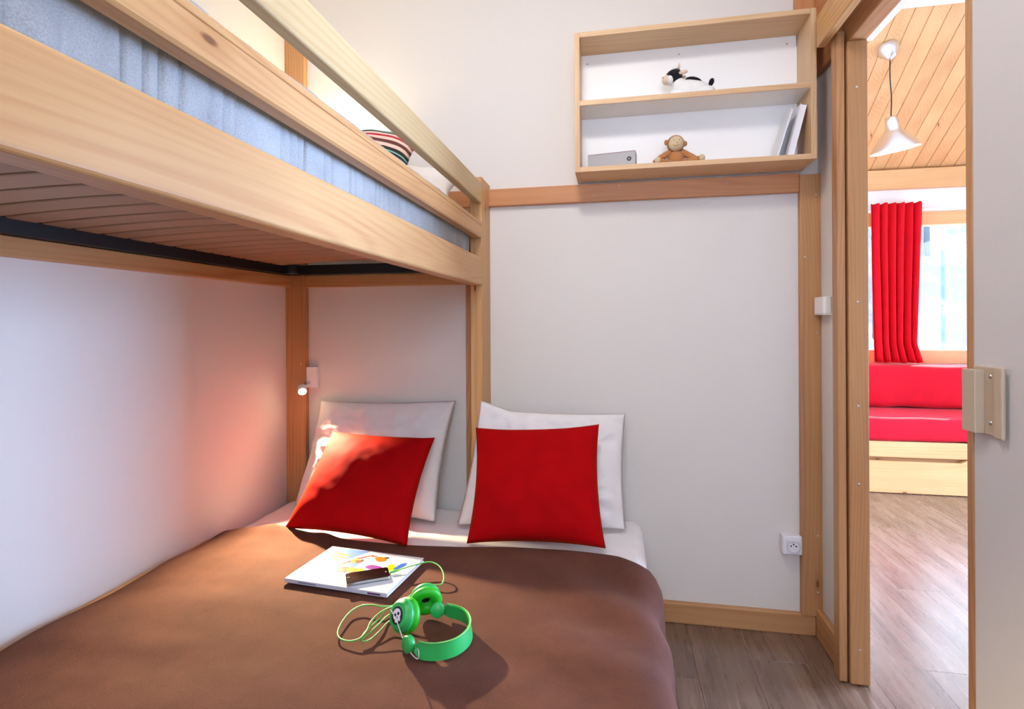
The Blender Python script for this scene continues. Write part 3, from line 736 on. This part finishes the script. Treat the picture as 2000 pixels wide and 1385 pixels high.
def cup(c, out, emblem):
    c, a = Vector(c), Vector(out).normalized()
    s = lathe('ear_cup', [(0, .020), (.026, .020), (.0285, .018), (.029, .013), (.034, .011), (.0355, .007), (.0355, .001), (.033, 0)], c, a, MAT['green'], hp, 40)
    lathe('ear_pad', [(.033, .0), (.0375, -.003), (.039, -.010), (.036, -.017), (.025, -.020), (.016, -.017), (.011, -.010), (.010, -.004), (0, -.004)], c, a, MAT['green_soft'], s, 40)
    lathe('pad_hole', [(0, -.0042), (.0108, -.0048)], c, a, MAT['dark'], s, 20)
    if emblem:
        lathe('emblem_disc', [(0, .0206), (.0185, .0204), (.0187, .0199)], c, a, MAT['black_print'], s, 32)
        up = (Vector((0, 0, 1))-a*a.z).normalized(); rt = up.cross(a)
        up, rt = (up*.8-rt*.6).normalized(), (rt*.8+up*.6).normalized()
        def flat(name, pts, off, m):
            bm = bmesh.new(); f = bm.faces.new([bm.verts.new(c+a*off+rt*x_*.0145+up*y_*.0145) for x_, y_ in pts])
            e = bmesh.ops.extrude_face_region(bm, geom=[f])['geom']; bmesh.ops.translate(bm, verts=[v for v in e if isinstance(v, bmesh.types.BMVert)], vec=a*.0002)
            return obj(name, bm, m, s)
        flat('skull_mark', [(-.85, .35), (-.65, .8), (-.2, 1), (.25, 1), (.7, .75), (.88, .3), (.85, -.1), (.6, -.4), (.55, -.9), (.25, -.9), (.22, -.65), (.1, -.65), (.08, -.95), (-.15, -.95), (-.17, -.65), (-.3, -.65), (-.33, -.88), (-.6, -.85), (-.6, -.4), (-.85, -.05)], .0207, MAT['white_print'])
        for ex_, ey_, rx, ry in ((-.36, .18, .26, .24), (.38, .18, .26, .24), (.02, -.28, .11, .14)):
            flat('skull_eye', [(ex_+rx*math.cos(q*.5236), ey_+ry*math.sin(q*.5236)) for q in range(12)], .0210, MAT['black_print'])
    return s
cup((-.476, 1.160, .4535), (-.46, -.78, .36), True)
cup((-.454, 1.244, .4535), (-.40, .85, .32), True)
def joint(c, a):
    return lathe('joint', [(0, -.008), (.015, -.008), (.0172, -.006), (.0172, .006), (.015, .008), (0, .008)], c, a, MAT['green'], hp, 32)
joint((-.438, 1.092, .432), (-.55, -.75, .1)); joint((-.420, 1.232, .434), (.25, -.9, .25))
tube('wire', catmull([(-.497, 1.135, .478), (-.478, 1.122, .462), (-.452, 1.098, .436), (-.425, 1.078, .42), (-.410, 1.075, .414), (-.412, 1.082, .428), (-.428, 1.09, .432)]), .0013, MAT['steel'], hp, 8)
tube('wire', catmull([(-.455, 1.262, .470), (-.435, 1.248, .45), (-.40, 1.240, .446), (-.375, 1.237, .444)]), .0013, MAT['steel'], hp, 8)
cord = [(-.611, 1.404, .430), (-.596, 1.416, .432), (-.560, 1.444, .436), (-.522, 1.462, .440), (-.487, 1.446, .438), (-.463, 1.412, .430), (-.460, 1.384, .420), (-.486, 1.377, .416), (-.514, 1.352, .415), (-.527, 1.307, .415), (-.545, 1.266, .416), (-.567, 1.244, .422), (-.592, 1.243, .424), (-.622, 1.241, .420), (-.638, 1.218, .416), (-.637, 1.176, .415), (-.628, 1.138, .414), (-.610, 1.114, .414), (-.583, 1.106, .415), (-.562, 1.112, .419), (-.556, 1.135, .423), (-.562, 1.170, .425), (-.560, 1.205, .424), (-.556, 1.230, .421), (-.545, 1.238, .424), (-.520, 1.232, .435), (-.490, 1.235, .44)]
tube('cord', catmull(cord, 6), .0019, MAT['green_cord'], hp, 8)
cord2 = [(-.556, 1.232, .420), (-.552, 1.205, .419), (-.555, 1.165, .422), (-.560, 1.128, .420), (-.553, 1.110, .416), (-.538, 1.118, .417), (-.526, 1.140, .424), (-.517, 1.165, .431), (-.500, 1.180, .438)]
tube('cord', catmull(cord2, 6), .0016, MAT['green_cord'], hp, 8)
cord3 = [(-.558, 1.112, .4155), (-.545, 1.160, .42), (-.535, 1.198, .425), (-.515, 1.205, .434), (-.495, 1.195, .44)]
tube('cord', catmull(cord3, 6), .0016, MAT['green_cord'], hp, 8)
lathe('plug', [(0, 0), (.0034, .0), (.0040, .006), (.0036, .020), (.002, .026), (0, .026)], (-.6155, 1.4025, .4295), (.76, .62, .06), MAT['green_cord'], hp, 14)

# ------------------------------------------------------------------ shelf and toys
SX0, SX1, SY0, SZ0, SZ1, TH = -.136, .662, 1.936, 1.660, 2.160, .018
sh = thing('wall_shelf', (.263, YB, SZ0), 'pale wooden box shelf with one middle board on the back wall', 'shelf')
SYB = YB-.024
box('side', (SX0, SY0, SZ0), (SX0+TH, SYB, SZ1), wood('shelf', 'z'), sh, .0015)
box('side', (SX1-TH, SY0, SZ0), (SX1, SYB, SZ1), wood('shelf', 'z'), sh, .0015)
box('top_board', (SX0+TH, SY0, SZ1-TH), (SX1-TH, SYB, SZ1), wood('shelf', 'x'), sh, .0015)
box('bottom_board', (SX0+TH, SY0, SZ0), (SX1-TH, SYB, SZ0+TH), wood('shelf', 'x'), sh, .0015)
mbd = box('middle_board', (SX0+TH, SY0+.004, 1.898), (SX1-TH, SYB, 1.916), MAT['white_panel'], sh, .001)
box('edge_band', (SX0+TH, SY0+.002, 1.898), (SX1-TH, SY0+.006, 1.916), wood('shelf', 'x'), mbd, .0005)
bp = box('back_panel', (SX0, SYB, SZ0), (SX1, YB-.001, SZ1), MAT['white_panel'], sh, .001)
for x, z in ((SX0+.04, 2.11), (.24, 2.115), (SX1-.05, 2.115)): lathe('screw', [(0, .0012), (.003, .001), (.0038, 0)], (x, SYB, z), (0, -1, 0), MAT['steel'], bp, 10)

def RX(axis, deg): return Matrix.Rotation(math.radians(deg), 3, axis)
cow = thing('toy_cow', (.262, 2.0, 1.916), 'black and white plush cow lying on the middle shelf board', 'toy')
def cbody(n_, p):
    p = p.copy(); p.z *= 1-.25*max(0, n_.x); return p
body = ellipsoid('body', (.275, 2.0, 1.948), (.070, .038, .034), MAT['plush_white'], cow, RX('Y', 6), 24, cbody)
ellipsoid('back_patch', (.280, 1.993, 1.976), (.030, .026, .009), MAT['plush_black'], body, RX('Y', 16), 16)
ellipsoid('neck', (.232, 1.998, 1.966), (.028, .028, .024), MAT['plush_white'], cow, RX('Y', 30), 18)
head = ellipsoid('head', (.213, 1.992, 1.996), (.030, .027, .026), MAT['plush_black'], cow, RX('Y', -20), 22)
ellipsoid('forehead_blaze', (.206, 1.990, 2.014), (.022, .014, .011), MAT['plush_white'], head, RX('Y', -25), 16)
mz = ellipsoid('muzzle', (.188, 1.988, 1.985), (.017, .020, .016), MAT['plush_pink'], cow, RX('Y', -15), 18)
ellipsoid('cheek', (.199, 1.988, 1.983), (.014, .023, .017), MAT['plush_white'], head, None, 16)
for y in (1.978,): ellipsoid('nostril', (.174, y, 1.990), (.0025, .002, .003), MAT['plush_brown'], mz, None, 8)
for y in (1.966,): ellipsoid('eye', (.210, y, 2.000), (.0045, .003, .0045), MAT['black'], head, None, 10)
for y, dx in ((1.970, .012), (2.012, .010)):
    ellipsoid('ear', (.240+dx*.2, y, 2.000), (.016, .007, .007), MAT['plush_pink'], head, RX('Y', -8), 14)
    tube('horn', [(.226, y+.004, 2.015), (.229, y+.002, 2.024), (.230, y, 2.032)], [.005, .0042, .0018], MAT['plush_pink'], head, 10)
for x, y in ((.225, 1.972), (.228, 2.026)): ellipsoid('foreleg', (x, y, 1.929), (.030, .012, .013), MAT['plush_white'], cow, RX('Y', 0), 14)
for y in (1.966, 2.030): ellipsoid('hind_leg', (.315, y, 1.930), (.032, .015, .0145), MAT['plush_white'], cow, None, 14)
tl = tube('tail', [(.333, 1.995, 1.962), (.338, 1.985, 1.966), (.340, 1.975, 1.963)], .004, MAT['plush_white'], cow, 8)
ellipsoid('tail_tuft', (.3365, 1.970, 1.957), (.009, .008, .014), MAT['plush_black'], tl, RX('Y', 20), 14)

mk = thing('toy_monkey', (.222, 2.01, SZ0+TH), 'brown plush monkey with beige face sitting on the bottom shelf board', 'toy')
ellipsoid('body', (.220, 2.01, 1.708), (.030, .028, .031), MAT['plush_brown'], mk, None, 22, lambda n_, p: Vector((p.x*(1-.22*n_.z), p.y, p.z)))
hd2 = ellipsoid('head', (.219, 2.005, 1.760), (.031, .029, .031), MAT['plush_brown'], mk, None, 22)
fc = ellipsoid('face', (.219, 1.992, 1.757), (.026, .020, .027), MAT['plush_beige'], mk, None, 20)
for s_ in (-1, 1):
    e = ellipsoid('ear', (.219+s_*.032, 2.004, 1.763-.004*s_), (.008, .006, .010), MAT['plush_brown'], hd2, None, 12)
    ellipsoid('eye', (.219+s_*.009, 1.9735, 1.764), (.0016, .001, .0016), MAT['black_print'], fc, None, 8)
tube('mouth', catmull([(.207, 1.9745, 1.748), (.213, 1.9725, 1.7455), (.220, 1.972, 1.745), (.228, 1.9735, 1.748)], 4), .0006, MAT['plush_brown'], fc, 6)
ellipsoid('nose', (.221, 1.9722, 1.755), (.0028, .0015, .002), MAT['plush_brown'], fc, None, 8)
tube('arm', catmull([(.200, 2.008, 1.730), (.178, 2.0, 1.718), (.158, 1.99, 1.704), (.146, 1.985, 1.692)]), [.012]*8+[.011]*9+[.010]*8, MAT['plush_brown'], mk, 12)
tube('arm', catmull([(.240, 2.008, 1.730), (.258, 2.0, 1.718), (.276, 1.99, 1.704), (.290, 1.985, 1.694)]), [.012]*8+[.011]*9+[.010]*8, MAT['plush_brown'], mk, 12)
for a, b in (((.205, 2.0, 1.690), (.160, 1.965, 1.690)), ((.235, 2.0, 1.690), (.295, 1.968, 1.691))):
    l_ = tube('leg', [a, tuple((Vector(a)+Vector(b))/2), b], .011, MAT['plush_brown'], mk, 12)
    ellipsoid('foot', (b[0]+(.008 if b[0] > .22 else -.006), b[1], b[2]+.003), (.011, .012, .013), MAT['plush_beige'], l_, None, 12)

gb = thing('gift_box', (-.005, 2.0, SZ0+TH), 'flat grey cardboard box with round black emblem on the bottom shelf board', 'box')
gx = Matrix.Translation((-.092, 1.985, SZ0+TH)) @ Matrix.Rotation(math.radians(-8), 4, 'Z')
b0 = box('carton', (0, 0, 0), (.170, .050, .056), MAT['grey_card'], gb, .001, xf=gx)
box('edge_line', (.0, -.0004, .0535), (.170, .0002, .0548), MAT['dark_red'], b0, 0, xf=gx)
c = gx @ Vector((.148, -.0003, .028)); fy = (gx.to_3x3() @ Vector((0, -1, 0)))
em = lathe('emblem', [(0, .0004), (.0078, .0003), (.0080, 0)], c, fy, MAT['black_print'], gb, 20)
for rot in (45, -45):
    xb = gx @ Matrix.Translation((.148, -.0008, .028)) @ Matrix.Rotation(math.radians(rot), 4, 'Y')
    box('emblem_stroke', (-.0052, -.0004, -.0011), (.0052, .0002, .0011), MAT['grey_card'], em, 0, xf=xb)
# books leaning on the shelf's right side
for (dx, th, hh, lean, mat, lab) in ((.0, .020, .178, 14, MAT['paper'], 'thick white book leaning on the shelf side, outer one'), (-.036, .007, .170, 17, plain('pale_grey_cover', (222, 222, 222), .35), 'thin pale grey book leaning on the thick white book')):
    t = thing('book', (.59+dx, 2.0, SZ0+TH), lab, 'book', 'books on the shelf')
    bx = Matrix.Translation((.578+dx, 1.962, SZ0+TH+.0055 if dx == 0 else SZ0+TH+.0025)) @ Matrix.Rotation(math.radians(lean), 4, 'Y')
    box('pages', (.0012, .002, .002), (th-.0012, .098, hh-.002), MAT['paper'], t, 0, xf=bx)
    for a, b in ((0, .0012), (th-.0012, th)): box('cover', (a, 0, 0), (b, .1, hh), mat, t, 0, xf=bx)

# ------------------------------------------------------------------ wall fittings
sk = thing('wall_socket', (.618, YB, .324), 'white wall socket low on the back wall beside the corner post', 'socket')
pl_ = box('cover_plate', (.586, 2.062, .290), (.651, YB, .358), MAT['socket_plastic'], sk, .006, 3)
fy = box('insert', (.598, 2.0605, .296), (.643, 2.064, .344), MAT['socket_plastic'], pl_, .001)
bm = bmesh.new(); bm_lathe(bm, [(.0225, .001), (.0222, .004), (.0200, .004), (.0188, -.0005), (0, -.0005)], (.621, 2.061, .321), (0, -1, 0), 32)
obj('well', bm, plain('socket_well', (206, 206, 216), .35), sk, True)
for x in (.6125, .6295): lathe('pin_hole', [(0, .0006), (.0029, .0005), (.003, 0)], (x, 2.0610, .323), (0, -1, 0), MAT['dark'], sk, 14)
lathe('earth_pin', [(0, .006), (.002, .005), (.0024, 0)], (.621, 2.061, .330), (0, -1, 0), MAT['black_metal'], sk, 12)
cs = thing('wall_sensor', (.705, 2.03, 1.148), 'small rounded white wall fitting in the corner beside the door', 'wall fitting')
prism('housing', rnd_rect(.693, XR, 1.976, 2.068, .008, 4), 'z', 1.148, 1.205, MAT['white_plastic'], cs, bev=.001)
box('base_lip', (.695, 1.978, 1.143), (XR, 2.066, 1.148), MAT['white_plastic'], cs, .001)

# ceiling light that lights the bedroom
cg = thing('ceiling_light', (-.2, .85, ZC), 'round white ceiling light over the foot of the bed', 'ceiling light')
lathe('base', [(0, 0), (.17, 0), (.175, -.01), (.175, -.06), (.165, -.06)], (-.2, .85, ZC), (0, 0, 1), MAT['white_plastic'], cg, 40)
lathe('diffuser', [(.165, -.058), (.15, -.085), (.09, -.10), (0, -.105)], (-.2, .85, ZC), (0, 0, 1), MAT['diffuser'], cg, 40)
